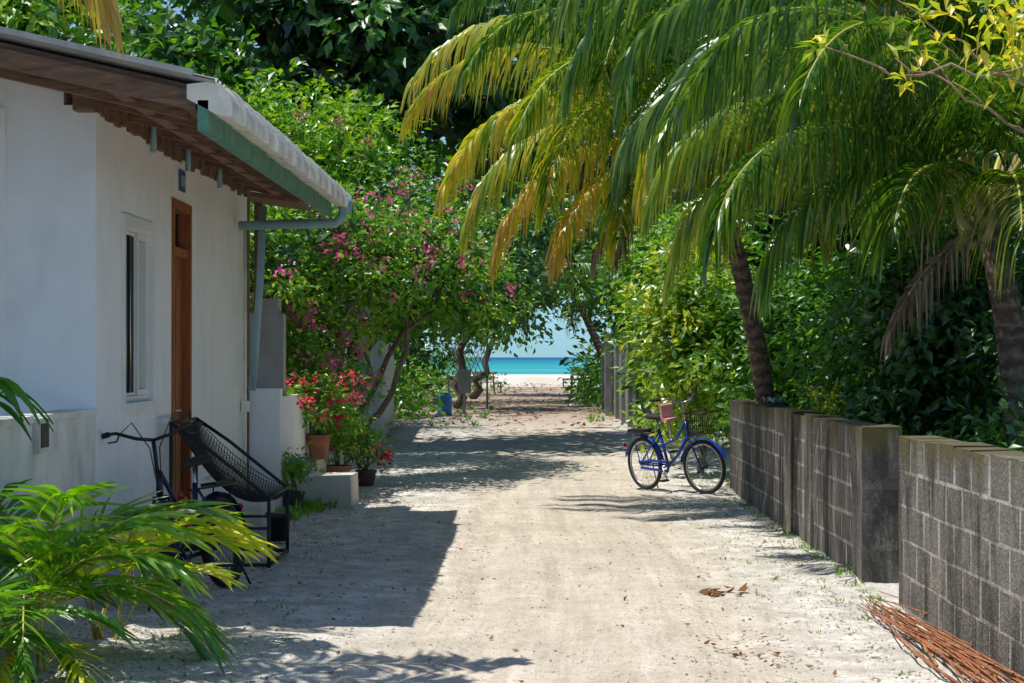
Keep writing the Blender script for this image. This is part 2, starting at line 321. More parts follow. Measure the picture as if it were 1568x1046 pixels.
# ------------------------------------------------------------ low walls
mb=MB();mb.box(-2.86,WX,2,11.955,-.1,1.15);mb.box(-2.88,WX+.02,2,10.45,1.15,1.185);mb.box(-2.88,WX+.02,10.75,11.955,1.15,1.185)
mb.box(WX+.001,WX+.035,10.5,10.72,.98,1.17,1);mb.box(WX+.036,WX+.04,10.53,10.69,1.01,1.14,2);mb.build('garden_wall',[M['plaster2'],M['concw'],M['black']])  # vent block: black panel paints the dark of the hole, no real opening
mb=MB();mb.box(-3.1,-2.43,18.6,18.8,-.1,1.2);mb.box(-2.47,-2.43,18.805,21,-.1,1.12);mb.build('boundary_wall',[M['plaster']])
mb=MB();mb.box(-3.4,-2.50,19.4,19.6,-.1,1.93);mb.box(-2.75,-2.55,19.38,19.62,1.932,2.08);mb.build('concrete_wall',[M['conc']])
mb=MB();mb.box(-2.42,-1.84,19.55,20.3,-.05,.31,j=.008);mb.box(-2.9,-2.3,20.6,23.5,-.05,.42,j=.01);mb.build('concrete_planter_block',[M['concw']])
def blockwall(name,x0,x1,y0,y1,rows,parts=()):
    mb=MB();h=rows*.205
    mb.box(x0,x1,y0+.002,y1-.002,-.15,h-.006,1)
    for r in range(rows):
        z0=r*.205+.011;z1=z0+.183;off=.2 if r%2 else 0;y=y0-off
        while y<y1:
            w=.372+rng.uniform(-.016,.008);a=max(y+rng.uniform(0,.010),y0);bb=min(y+w,y1)
            if bb-a>.05:
                j=rng.uniform(.0010,.0026,2)
                mb.box(x0-j[0],x1+j[1],a+(.004 if a>y0 else 0),bb,z0+rng.uniform(-.004,.004),z1+rng.uniform(-.005,.005) if r<rows-1 else z1+rng.uniform(.006,.022),0,rng.random(),j=A(.0002,.004,.003))
            y+=.402
    for y in parts: mb.box(x0-.022,x1+.02,y,y+.42,-.1,h+.012,0,.3,j=.006)
    return mb.build(name,[M['block'],M['mortar']])
blockwall('concrete_block_wall',2.2,2.42,1.5,11.9,5)
blockwall('concrete_block_wall',2.18,2.40,13.0,22.0,5,(13.0,15.4,16.6))
def corr(name,p0,p1,z0,z1,mat,per=.12,posts=True):
    mb=MB();p0=A(*p0);p1=A(*p1);L=np.linalg.norm(p1-p0);d=(p1-p0)/L;nv=A(-d[1],d[0]);s=np.arange(0,L,per/6);q=.02*np.sin(s/per*2*np.pi)
    P=p0+s[:,None]*d+q[:,None]*nv;n=len(s);V=np.concatenate([np.c_[P,np.full(n,z0)],np.c_[P,np.full(n,z1)]])
    i=np.arange(n-1);mb.add(V,np.stack([i,i+1,i+1+n,i+n],1),0)
    if posts:
        for k in np.linspace(0,L,max(2,int(L/2.4))): c=p0+d*k+nv*.06;mb.box(c[0]-.04,c[0]+.04,c[1]-.04,c[1]+.04,-.1,z1+.1)
    mb.build(name,[mat])
corr('white_fence',(-2.68,31.5),(-3.05,42),0,1.8,M['wfence'])
corr('grey_fence',(2.1,36),(1.98,56),-.05,1.8,M['gfence'])
mb=MB();mb.box(-2.78,-2.62,30.8,30.95,-.1,2.3);mb.build('concrete_post',[M['conc']])
mb=MB();mb.box(1.78,1.94,50,50.15,-.1,2.1);mb.build('concrete_post',[M['gfence']])
mb=MB()
for k in range(7):
    a=-2.62+k*.13;mb.tube([(a,58,.95),(a+.4,58,1.95)],.010,4);mb.tube([(a+.4,58.03,.95),(a,58.03,1.95)],.010,4)
mb.box(-2.6,-1.4,57.97,58.06,.9,.94);mb.box(-2.6,-2.54,57.97,58.05,-.1,.9);mb.box(-1.46,-1.4,57.97,58.05,-.1,2.0);mb.build('lattice_fence',[M['gfence']])
mb=MB();a=np.linspace(0,1,9);mb.tube(np.c_[a*0-2.32,a*0+50,a*.56],[.17,.19,.185,.195,.19,.195,.185,.19,.17],18);mb.tube([(-2.32,50,.56),(-2.32,50,.60)],[.15,.15],18);mb.build('blue_barrel',[M['teal']])
mb=MB();mb.box(-2.05,-1.7,51.5,51.8,.55,1.15);mb.box(-1.92,-1.84,51.6,51.68,-.1,.55);mb.box(-2.08,-1.67,51.48,51.82,1.15,1.18);mb.build('meter_box',[M['gfence']])
def bench(x,y,ang,w=1.3):
    mb=MB()
    for sx in(-w/2+.08,w/2-.08):
        mb.tube([(sx,-.2,0),(sx,-.2,.44)],.035,6);mb.tube([(sx,.2,0),(sx,.28,.9)],.035,6);mb.tube([(sx,-.24,.4),(sx,.26,.4)],.03,6)
    for k in range(4): mb.box(-w/2,w/2,-.25+k*.13,-.15+k*.13,.44,.47)
    for z in(.6,.78): mb.box(-w/2,w/2,.235+.1*(z-.6),.265+.1*(z-.6),z,z+.11)
    mb.build('wooden_bench',[M['wood']],loc=(x,y,0),rot=(0,0,ang))
bench(-2.0,82,2.4);bench(1.75,95,-1.2,1.3)
# ------------------------------------------------------------ bicycles
def bicycle(name,rear,front,lean,paint,minor,turn=0,R=.30,extra=None,z=0,bar='chrome'):
    d=A(*front)-A(*rear);ang=math.atan2(d[1],d[0])
    E=empty(name,(rear[0],rear[1],z),(lean,0,ang))
    def wheel(nm,parent,loc):
        mb=MB()
        mb.ring((0,0,0),R-minor,minor,n=48,seg=10,m=0);mb.ring((0,0,0),R-2*minor-.004,.011,n=48,seg=6,m=1)
        for k in range(28):
            q=k/28*2*np.pi;s=.03 if k%2 else -.03
            mb.tube([(.02*math.cos(q+.5),s,.02*math.sin(q+.5)),((R-2*minor)*math.cos(q),0,(R-2*minor)*math.sin(q))],.0018,4,1)
        if minor>.03:
            for k in range(60):
                q=k/60*2*np.pi;c=A(math.cos(q),0,math.sin(q))
                for sy in(-.018,0,.018): mb.tube([c*(R-.006)+A(0,sy,0),c*(R+.004)+A(0,sy,0)],.007,4,0)
        mb.tube([(0,-.05,0),(0,.05,0)],.022,10,2);mb.tube([(0,-.07,0),(0,.07,0)],.008,6,2)
        return mb.build(nm,[M['rubber'],M[bar] if bar=='chrome' else M['black'],M['black']],parent,loc)
    wheel('rear_wheel',E,(0,0,R))
    Fp=empty('front_assembly',(.80,0,0),(0,0,turn));Fp.parent=E
    wheel('front_wheel',Fp,(.20,0,R))
    mb=MB();bb=(.42,0,.29);st=(.30,0,.70);ht=(.775,0,.80);hl=(.81,0,.66)
    mb.tube([bb,st],.017,10);mb.tube([bb,(.6,0,.42),hl],.02,10);mb.tube([(.355,0,.52),(.6,0,.60),ht],.015,10);mb.tube([hl,ht],.022,10)
    for s in(-1,1):
        mb.tube([(.42,s*.03,.29),(.2,s*.05,.295),(0,s*.06,R)],.010,8);mb.tube([(.31,s*.02,.66),(0,s*.06,R)],.009,8)
    mb.tube([(-.03,-.055,R+.02),(.2,-.055,R+.05),(.45,-.055,.34),(.49,-.055,.29),(.45,-.055,.24),(.2,-.055,R-.05),(0,-.055,R-.04)],.016,6)
    mb.build('frame',[paint],E)
    q=np.linspace(.15,np.pi*.93,20);P=np.c_[np.cos(q)*(R+.022),q*0,np.sin(q)*(R+.022)+R];n=len(P)
    def fender(P,m):
        w=.03+max(0,minor-.022)
        V=np.concatenate([P+A(0,-w,-.008),P+A(0,0,.006),P+A(0,w,-.008)]);i=np.arange(n-1)
        F=np.concatenate([np.stack([i+k*n,i+1+k*n,i+1+(k+1)*n,i+(k+1)*n],1) for k in(0,1)]);m.add(V,F,0,sm=True)
    mb=MB();fender(P,mb);mb.build('rear_fender',[paint],E)
    mb=MB();q=np.linspace(.35,np.pi*.95,20);fender(np.c_[np.cos(q)*(R+.022)+.2,q*0,np.sin(q)*(R+.022)+R],mb)
    for s in(-1,1): mb.tube([(.015,s*.045,.64),(.06,s*.05,.60),(.20,s*.055,R)],.011,8)
    mb.tube([(.015,-.05,.64),(.015,.05,.64)],.014,8);mb.build('fork_and_fender',[paint],Fp)
    mb=MB();mb.tube([(-.02,0,.79),(-.05,0,1.0)],.013,8,0)
    for s in(-1,1):
        mb.tube([(-.05,0,1.0),(-.03,s*.1,1.02),(-.06,s*.22,1.07),(-.17,s*.29,1.07)],.011,8,0)
        mb.tube([(-.12,s*.265,1.07),(-.24,s*.31,1.065)],.018,8,1);mb.tube([(-.06,s*.2,1.06),(-.14,s*.22,1.02),(-.2,s*.27,1.02)],.006,6,0)
        mb.tube([(-.06,s*.2,1.06),(.03,s*.12,1.12),(.03,s*.03,.95),(0,s*.01,.7)],.004,5,1)
    mb.ring((-.02,.24,1.13),.03,.006,n=14,seg=5,m=1)
    mb.build('handlebar',[M[bar],M['rubber']],Fp)
    mb=MB();mb.tube([(.31,0,.66),(.28,0,.80)],.012,8,1)
    P=A([.44,0,.825],[.38,0,.83],[.32,0,.83],[.25,0,.835],[.18,0,.845],[.15,0,.845])
    ww=[.012,.025,.045,.09,.10,.05];V=[]
    for p,w in zip(P,ww):
        for aa in np.arange(10)/10*2*np.pi: V.append(p+A(0,math.cos(aa)*w,math.sin(aa)*min(w,.028)))
    F=[[i*10+k,i*10+(k+1)%10,(i+1)*10+(k+1)%10,(i+1)*10+k] for i in range(5) for k in range(10)]
    k0=mb.n;mb.add(V,F,0,sm=True);mb.F.append((np.array([list(range(10))])+k0,0,np.array([.5]),False));mb.F.append((np.array([list(range(50,60))])+k0,0,np.array([.5]),False))
    mb.build('saddle',[M['rubber'],M['chrome']],E)
    mb=MB()
    for s in(-1,1):
        mb.tube([(.28,s*.055,.66),(-.2,s*.06,.66)],.007,6);mb.tube([(-.1,s*.06,.66),(0,s*.065,R)],.006,6)
    for x in(.2,.1,0,-.1,-.2): mb.tube([(x,-.06,.66),(x,.06,.66)],.006,6)
    mb.box(-.2,.1,-.055,.055,.668,.69);mb.build('rear_rack',[M['black']],E)
    mb=MB();mb.tube([(.42,-.09,.29),(.42,.09,.29)],.014,8,0);mb.ring((.42,-.065,.29),.085,.006,n=28,seg=5,m=1)
    mb.tube([(.42,-.09,.29),(.50,-.095,.15)],.010,6,0);mb.tube([(.42,.09,.29),(.34,.095,.43)],.010,6,0)
    mb.box(.46,.54,-.19,-.10,.14,.16,1);mb.box(.30,.38,.10,.19,.42,.44,1)
    mb.tube([(.05,.07,R),(.0,.16,.0)],.009,6,0);mb.build('crank_and_pedals',[M[bar],M['black']],E)
    mb=MB();mb.tube([(-.335,0,.5),(-.35,0,.5)],.025,10);mb.build('rear_reflector',[M['redp']],E)
    if extra: extra(E,Fp)
    return E
def basket(E,Fp):
    mb=MB()
    for zt,k in((.72,.78),(.80,.86),(.88,.93),(.96,1.)):
        a=.13*k;bq=.15*k;P=A([.05,-bq,zt],[.05+2*a,-bq,zt],[.05+2*a,bq,zt],[.05,bq,zt]);mb.tube(P,.004 if zt<.95 else .007,5,closed=True)
    for k in range(9):
        u=k/8
        for s in(-1,1): mb.tube([(.05+.20*u,s*.117,.72),(.05+.26*u,s*.15,.96)],.003,4)
        mb.tube([(.253,-.117+.234*u,.72),(.31,-.15+.30*u,.96)],.003,4);mb.tube([(.05,-.117+.234*u,.72),(.05,-.15+.30*u,.96)],.003,4)
        mb.tube([(.05,-.117+.234*u,.72),(.253,-.117+.234*u,.72)],.003,4)
    mb.build('front_basket',[M['black']],Fp,(0,0,-.06))
def kid(E,Fp):
    basket(E,Fp)
    mb=MB();mb.box(.46,.54,-.08,.08,.80,.83,0,j=.003);mb.box(.44,.47,-.08,.08,.83,.98,0,j=.003);mb.tube([(.5,0,.6),(.5,0,.80)],.012,6,1);mb.build('child_seat',[M['pinkp'],M['chrome']],E)
bicycle('bicycle',(1.26,22.2),(1.83,21.4),.10,M['bblue'],.021,.15,.30,kid)
def redbits(E,Fp):
    mb=MB();mb.box(.50,.56,-.04,.04,.40,.62,0,j=.004);mb.tube([(.53,0,.62),(.53,0,.66)],.02,8,0);mb.build('water_bottle',[M['redp']],E)
bicycle('bicycle',(-2.01,12.8),(-2.27,11.85),.14,M['nblue'],.038,.5,.30,redbits,bar='black')
# ------------------------------------------------------------ net lounger
E=empty('net_lounge_chair')
mb=MB();r=.013;xb,xf,y0,y1=-2.60,-1.90,13.95,15.0
for y in(y0,y1):
    mb.tube([(xb,y,0),(xb,y,1.03)],r,8);mb.tube([(xf,y,0),(xf,y,.50)],r,8)
    mb.tube([(xb,y,1.03),(-2.35,y,.86),(xf,y,.50)],r,8);mb.tube([(xb,y,.02),(xf,y,.02)],r,8);mb.tube([(xb,y,.28),(xf,y,.28)],r*.8,8)
for x,z in((xb,1.03),(xf,.50),(xf,.02),(xb,.02),(xb,.28)): mb.tube([(x,y0,z),(x,y1,z)],r,8)
mb.build('frame',[M['black']],E)
mb=MB();nu,nv=36,44;G=np.zeros((nu,nv,3))
for i in range(nu):
    for j in range(nv):
        u=i/(nu-1);w=j/(nv-1);x=xb+(xf-xb)*u;z=1.03+(.50-1.03)*u;sag=.20*math.sin(math.pi*w)**.6*math.sin(math.pi*(u*.85+.08))+.06*math.sin(math.pi*u)
        G[i,j]=(x,y0+(y1-y0)*w,z-sag)
for i in range(nu): mb.tube(G[i],.0036,3,cap=False)
for j in range(nv): mb.tube(G[:,j],.0036,3,cap=False)
mb.build('net_seat',[M['black']],E)
# ------------------------------------------------------------ foliage tools
def leaves(mb,P,D,N,L,W,m,r):
    n=len(P);D=Vn(D);Sd=Vn(np.cross(D,N));N=np.cross(Sd,D);L=L[:,None];W=W[:,None]
    V=np.stack([P,P+D*.45*L+Sd*W/2+N*.07*L,P+D*L-N*.12*L,P+D*.45*L-Sd*W/2+N*.07*L,P+D*.5*L-N*.01*L],1)
    i=np.arange(n)[:,None]*5;F=np.concatenate([i+[0,1,2,4],i+[0,4,2,3]]);mb.add(V.reshape(-1,3),F,m,np.concatenate([r,r]))
def canopy(mb,c,r,nc,nl,cr,L,m=0,wr=.5,shell=.55,tone=(.2,.7),zmin=.05,droop=.25,up=.55,lump=.42,face=.55):
    c=A(*c);r=A(*r);d=Vn(rng.normal(size=(nc,3)));ph=rng.uniform(0,6,6)
    lm=1+lump*(np.sin(d[:,0]*5+ph[0])*np.sin(d[:,1]*5+ph[1])+.6*np.sin(d[:,2]*7+ph[2]+d[:,0]*4))
    rad=(shell+(1-shell)*rng.random(nc))*lm;cc=c+d*r*rad[:,None]
    ok=cc[:,2]>zmin
    cc=cc[ok];d=d[ok];nc=len(cc);ct=rng.random(nc)
    ix=np.repeat(np.arange(nc),nl);o=rng.normal(size=(nc*nl,3))*cr*A(1,1,.6)*rng.uniform(.6,1.4,(nc,1))[ix];P=cc[ix]+o
    out=Vn(o+.3*cr*d[ix]);D=out+rng.normal(0,.5,P.shape)+A(0,0,-droop);N=A(0,0,up)+out*.2+d[ix]*face+rng.normal(0,.42,P.shape)
    ls=L*rng.uniform(.55,1.3,len(P));rr=np.clip(tone[0]+(tone[1]-tone[0])*(.55*ct[ix]+.45*rng.random(len(P)))+ (rng.random(len(P))>.97)*.25,0,1)
    ok=P[:,2]>.02
    leaves(mb,P[ok],D[ok],N[ok],ls[ok],ls[ok]*wr,m,rr[ok]);return cc
def trunk(mb,base,top,r0,r1,m=1,wob=.12,n=9):
    t=np.linspace(0,1,n);P=A(*base)+(A(*top)-A(*base))*t[:,None];P[1:-1]+=rng.normal(0,wob,(n-2,3))*A(1,1,.2);mb.tube(P,r0+(r1-r0)*t,8,m);return P
def limbs(mb,start,targets,r0,m=1,wob=.1):
    for q in targets: 
        s=A(*start);q=A(*q);t=np.linspace(0,1,7)[:,None];mid=(s+q)/2+A(0,0,.1*np.linalg.norm(q-s))
        P=(1-t)**2*s+2*t*(1-t)*mid+t**2*q;P[1:-1]+=rng.normal(0,wob,(5,3))*.5;mb.tube(P,r0*(1-.85*t[:,0]),6,m)
def tree(name,base,top,r0,blobs,mats,inner=True,nlimb=10,zmin=.05):
    mb=MB();trunk(mb,base,top,r0,r0*.55)
    for bl in blobs:
        kw=dict(bl[6]) if len(bl)>6 else {}
        cc=canopy(mb,*bl[:6],zmin=zmin,**kw)
        if inner: canopy(mb,bl[0],tuple(A(*bl[1])*.64),max(bl[2]//4,4),max(bl[3]//2,6),bl[4]*1.4,bl[5]*1.8,0,shell=.1,tone=(0,.12),zmin=zmin)  # shadow leaves: crown's inner shade painted as larger leaves in the darkest tones
        if len(cc): limbs(mb,top,cc[rng.choice(len(cc),min(nlimb,len(cc)),replace=False)],r0*.4)
    return mb.build(name,mats)
LB=[M['leaf'],M['bark'],M['pink']]
mb=MB()
for b0,tp in(((-3.0,23,0),(-2.4,23.6,2.4)),((-2.8,24.5,0),(-1.9,25,2.5)),((-3.1,26,0),(-2.2,27.5,3.))):
    for k in range(3): trunk(mb,A(*b0)+rng.normal(0,.12,3)*A(1,1,0),A(*tp)+rng.normal(0,.3,3),.05,.025,1,.1)
E1=[((-2.7,23.6,2.85),(1.25,2.0,.95),250),((-1.55,25,2.6),(1.0,1.8,.75),180),((-3.1,21.3,2.4),(.6,1.2,.85),90),((-2.4,28.5,3.4),(1.7,2.2,1.05),220),((-.9,27,2.35),(.6,1.5,.55),80),((-3.0,22.5,1.8),(.5,1.3,.7),80)]
for c,r,nc in E1:
    cc=canopy(mb,c,r,nc,44,.14,.095,0,tone=(.2,1.));canopy(mb,c,tuple(A(*r)*.66),nc//4,20,.24,.2,0,shell=.1,tone=(0,.15))  # smaller core of big dark-toned leaves colours in the shade inside the bush
    limbs(mb,(c[0]-.1,c[1],c[2]-r[2]*.9),cc[:14],.03)
    fr=cc[cc[:,1]<c[1]];fl=fr[rng.random(len(fr))>.68];ix=np.repeat(np.arange(len(fl)),13);P=fl[ix]+rng.normal(0,.055,(len(ix),3))+A(.03,-.25,.12)
    leaves(mb,P,rng.normal(size=P.shape),rng.normal(size=P.shape)+A(0,0,1),np.full(len(P),.06),np.full(len(P),.055),2,rng.random(len(P)))
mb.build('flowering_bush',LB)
big=dict(wr=.5,tone=(.1,.9),up=.5)
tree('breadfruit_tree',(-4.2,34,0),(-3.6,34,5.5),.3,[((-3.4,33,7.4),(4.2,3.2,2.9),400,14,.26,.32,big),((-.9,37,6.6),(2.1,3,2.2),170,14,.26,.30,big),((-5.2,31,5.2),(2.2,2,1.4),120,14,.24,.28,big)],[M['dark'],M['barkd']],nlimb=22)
tree('leafy_tree',(-4.6,27.5,0),(-4.4,27.3,3.4),.14,[((-4.5,27,4.3),(1.9,1.6,1.0),190,34,.2,.14,dict(tone=(.3,1.))),((-3.0,29,4.6),(1.2,1.5,.8),90,34,.2,.14,dict(tone=(.3,.95)))],[M['leaf'],M['bark']])
tree('leafy_tree',(-8.5,28,0),(-8.2,28,5),.16,[((-7.9,27,6.2),(2.6,2.4,1.7),220,22,.24,.21,dict(tone=(.35,1.)))],[M['leaf'],M['bark']])
tree('shade_tree',(-3.6,42,0),(-3.9,42,3),.16,[((-4.6,42,3.6),(2.7,6,2.9),300,18,.3,.22,dict(tone=(.1,.7)))],[M['dark'],M['barkd']])
tree('shade_tree',(-2.3,57,0),(-1.9,58,2.6),.15,[((-1.5,56,4.1),(2.6,4,1.8),220,18,.3,.22,dict(tone=(.1,.8)))],[M['dark'],M['barkd']])
tree('shade_tree',(-2.3,70,0),(-1.3,70,2.6),.16,[((.3,66,5.2),(4.2,4,2.8),360,18,.35,.26,dict(tone=(.1,.8)))],[M['leaf'],M['barkd']])
tree('shade_tree',(-4.4,63,0),(-4.2,63,3),.2,[((-4.6,63,3.2),(2.5,5,3.6),260,16,.35,.28,dict(tone=(.05,.6)))],[M['dark'],M['barkd']])
tree('shade_tree',(3.6,46,0),(3.4,46,2.5),.14,[((3.5,45,3.3),(1.8,5,2.2),280,20,.28,.2,dict(tone=(.2,1.)))],[M['leaf'],M['barkd']])
tree('shade_tree',(3.6,63,0),(3.4,63,3),.2,[((3.9,62,3.6),(2.6,5,3.8),290,16,.35,.28,dict(tone=(.1,.7)))],[M['dark'],M['barkd']])
mb=MB()
for c,r,nc in(((-15,72,6),(9,4,7),240),((0,77,9.2),(9,4,5.8),330),((14,72,6),(9,4,7),260),((-9,50,7),(5,4,6.5),220),((8,44,5.5),(5,4,5.2),260),((3.2,40,8),(4,4,3.6),200),((-12,42,9),(6,4,5),130),((5.2,33,4.6),(3,3,3.6),250),((9,26,4),(4,4,4),140)):
    canopy(mb,c,r,nc,14,.42,.40,0,tone=(.1,.8),zmin=.1,shell=.35);canopy(mb,c,tuple(A(*r)*.75),nc//3,10,.7,.95,0,shell=.1,tone=(0,.12))  # dark-coloured core leaves stand in for shadow deep in the crowns
for x,y in((-15,71),(-9,50),(8,44),(14,71),(5.2,33),(9,26),(3.2,40)): trunk(mb,(x,y,0),(x,y,6),.22,.1,1)
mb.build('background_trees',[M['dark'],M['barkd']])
mb=MB()
for c,r,nc in(((-4.4,75,1),(2.5,6,1.2),90),((5.2,80,1.),(2.8,6,1.3),100),((-9,90,2),(6,5,3),110),((10,90,2),(6,5,3),110),((-3.4,48,.6),(.7,3,.9),60),((2.1,62,.8),(.55,5,.9),90)):
    canopy(mb,c,r,nc,18,.28,.22,0,tone=(.2,.9))
mb.build('shrubs',[M['leaf']])
YB=[M['yel'],M['bark']]
tree('croton_bush',(2.1,25,0),(2.0,25,1.6),.05,[((2.05,24.6,1.85),(.62,1.1,1.2),190,32,.14,.12,dict(tone=(0,.95))),((2.0,27.5,1.6),(.55,1.8,1.25),150,32,.15,.12,dict(tone=(0,.9)))],YB)
tree('hedge_bush',(2.4,31,0),(2.4,31,1.8),.06,[((2.5,31.5,1.9),(.75,2.4,1.5),190,32,.16,.12,dict(tone=(.2,.95))),((2.2,29,3.0),(.9,2.2,.8),150,32,.16,.12,dict(tone=(.2,.95)))],[M['leaf'],M['bark']])
for nm,base,c,r,nc,tn,mt in(('shrub',(2.95,23.5,0),(2.95,23.4,1.5),(.72,1.2,1.3),190,(.1,.8),'leaf'),('shrub',(3.5,20,0),(3.7,19.8,1.5),(.95,1.6,1.15),220,(.1,.75),'leaf'),
    ('shrub',(3.8,17,0),(3.9,16.9,1.25),(1.05,1.4,1.0),220,(.1,.85),'dark'),('shrub',(3.4,17,0),(3.45,16.8,2.0),(.65,.7,.6),100,(.2,.8),'dark'),('shrub',(4.4,16,0),(4.8,15.6,1.15),(1.2,1.0,1.1),190,(.1,.7),'dark'),('shrub',(4.6,19,0),(4.9,19,2.1),(1.3,3,1.6),240,(.05,.7),'dark')):
    tree(nm,base,(base[0],base[1],.8),.05,[(c,r,nc,32,.14,.12,dict(tone=tn))],[M[mt],M['barkd']],nlimb=12)
mb=MB();canopy(mb,(3.35,13.6,.7),(.55,.8,.55),90,26,.1,.09,0,tone=(.2,.9));trunk(mb,(3.35,13.6,0),(3.35,13.6,.7),.03,.015);mb.build('shrub',[M['dark'],M['barkd']])
# ------------------------------------------------------------ palms
def frond(mb,o,az,el,Lr,droop,lf,npair,ml=0,mr=1,tone=(.2,.5),w=.035,hang=.35,r0=.02,t0=.14,K=5,fold=.1,tipyel=0,aa=(.30,.50,1.15)):
    n=26;t=np.linspace(0,1,n);p=el-droop*t**1.25;az_=az+rng.normal(0,.06)+rng.normal(0,.15)*t
    d=np.stack([np.cos(p)*np.cos(az_),np.cos(p)*np.sin(az_),np.sin(p)],1);P=A(*o)+np.concatenate([[[0,0,0]],np.cumsum(d[:-1]*Lr/(n-1),0)])
    mb.tube(P,r0*(1-.85*t)+.002,6,mr)
    ti=np.linspace(t0,.995,npair);ti=np.concatenate([ti,ti+rng.normal(0,.002,npair)]);sg=np.repeat([1,-1],npair)[:,None]
    keep=rng.random(len(ti))>.07;ti=ti[keep];sg=sg[keep]
    ti=np.clip(ti,0,.999);B=np.stack([np.interp(ti,t,P[:,k]) for k in range(3)],1);T=Vn(np.stack([np.interp(ti,t,d[:,k]) for k in range(3)],1))
    Sd=Vn(np.cross(T,A(0,0,1)+A(.001,0,0)));U=np.cross(Sd,T)
    al=np.interp(ti,[0,.6,1],aa)[:,None]+rng.normal(0,.09,(len(ti),1))
    D=Vn(Sd*sg*np.cos(al)+T*np.sin(al)+U*fold);D=Vn(D+rng.normal(0,.08,D.shape))
    LL=lf*(np.sin(np.pi*np.clip(.14+.76*ti,0,1))**.6)*rng.uniform(.78,1.12,len(ti));seg=(LL/K)[:,None]
    wp=np.array([.5,1,.95,.7,.4,.03])[:K+1]*w;c=B.copy();rows=[]
    hg=hang*rng.uniform(.6,1.5,(len(ti),1))
    for k in range(K+1):
        wd=T-D*np.sum(T*D,1,keepdims=True);wd=Vn(wd+Vn(np.cross(D,T))*.35*sg);rows.append(np.stack([c-wd*wp[k]/2,c+wd*wp[k]/2],1))
        c=c+D*seg;D=Vn(D+A(0,0,-1)*hg*(1.5 if k<2 else .7))
    V=np.stack(rows,1).reshape(len(ti),-1,3);nn=2*(K+1);i=np.arange(len(ti))[:,None]*nn
    rr=np.clip(tone[0]+(tone[1]-tone[0])*rng.random(len(ti))+tipyel*ti,0,1)
    nv=len(ti)*nn
    for k in range(K): mb.add(V.reshape(-1,3) if k==0 else np.zeros((0,3)),i+[2*k,2*k+1,2*k+3,2*k+2]-(0 if k==0 else nv),ml,np.clip(rr+.1*tipyel*k,0,1),False)
def palm(name,base,top,r0,fr,lf=.75,w=.028,npair=100,hang=.5,dead=()):
    mb=MB();t=np.linspace(0,1,40);P=A(*base)+(A(*top)-A(*base))*t[:,None]+A(.12,0,0)*np.sin(t*np.pi)[:,None]
    mb.tube(P,(r0*(1.1-.3*t)+.3*r0*np.exp(-t*14))*(1+.07*(np.arange(40)%2)),12,2)
    for k in range(14):
        a=k*2.4;z=-.35+.03*k;d=A(math.cos(a),math.sin(a),0);q=A(*top)+A(0,0,z);mb.tube([q+d*r0*.6,q+d*(r0+.05)+A(0,0,.1),q+d*(r0+.12)+A(0,0,.3)],[.04,.03,.015],6,3)
    for k in range(10):
        a=rng.uniform(0,6.28);d=A(math.cos(a),math.sin(a),0);q=A(*top)+d*.12+A(0,0,.05);mb.tube([q,q+d*.25+A(0,0,.02),q+d*.38-A(0,0,.25),q+d*.4-A(0,0,.6)],[.012,.01,.008,.004],5,3)
    for f in fr:
        az,el,L,dr=f[:4];tone=f[4] if len(f)>4 else (.15,.55);ty=f[5] if len(f)>5 else .1
        frond(mb,A(*top)+A(math.cos(math.radians(az))*.08,math.sin(math.radians(az))*.08,0),math.radians(az),math.radians(el),L,math.radians(dr),lf,npair,0,1,tone,w,hang,.022,tipyel=ty)
    for az,el,L,dr in dead: frond(mb,A(*top)-A(0,0,.15),math.radians(az),math.radians(el),L,math.radians(dr),lf*.6,45,4,3,(0,1),w*.8,.9,.02)
    return mb.build(name,[M['palm'],M['rachis'],M['ptrunk'],M['twig'],M['deadp']])
G1=(.05,.60);Y1=(.5,.84);YY=(.6,.93);G2=(.3,.74)
palm('coconut_palm',(2.5,20.3,0),(1.72,20,3.7),.10,[(183,52,3.5,112,Y1,.2),(172,64,3.9,122,(.4,.76),.2),(197,34,3.2,108,Y1,.15),(212,62,3.6,125,G1),(165,26,3.0,105,(.4,.76),.2),(222,30,3.0,112,(.3,.7),.2),(235,48,3.2,120,G2),(250,62,3.4,132,G1),(268,45,3.1,125,G1),(285,58,3.3,132,G1),(300,35,3.0,115,G2),(320,58,3.4,120,G1),(345,45,3.4,110,G1),(10,60,3.6,110,G1),(120,55,3.5,105,(.3,.7)),(145,40,3.3,105,(.4,.8),.2),(188,8,2.6,88,YY,.2),(205,-8,2.0,68,YY,.2),(240,5,2.2,85,G2,.2),(262,0,2.0,80,(.4,.8),.2),(300,5,2.3,85,(.5,.85),.1),(330,8,2.5,85,G2),(200,80,3.6,130,G1),(100,80,3.6,110,G1)],.8,dead=((215,-25,1.6,50),(185,-20,1.6,55)))
palm('coconut_palm',(3.75,18.2,0),(3.1,17.5,4.3),.10,[(185,45,3.4,125,G1),(198,62,3.6,140,G1),(172,62,3.6,128,G2),(212,40,3.3,125,G1),(232,58,3.5,142,G1),(250,40,3.2,130,G2),(272,66,3.4,145,G1),(292,45,3.2,132,G1),(325,54,3.4,125,G1),(0,50,3.4,110,G1),(140,50,3.5,110,G1),(190,12,2.8,100,G2,.2),(220,8,2.7,98,G2,.1),(242,14,2.9,105,G1),(162,15,3.,95,(.2,.6)),(264,8,2.6,98,(.4,.8)),(285,14,2.8,102,G1),(305,28,3.0,118,G2),(318,10,2.6,90,G2),(255,-10,2.2,70,YY)],.95,.028,104,dead=((250,-30,1.7,45),(285,-35,1.5,40)))
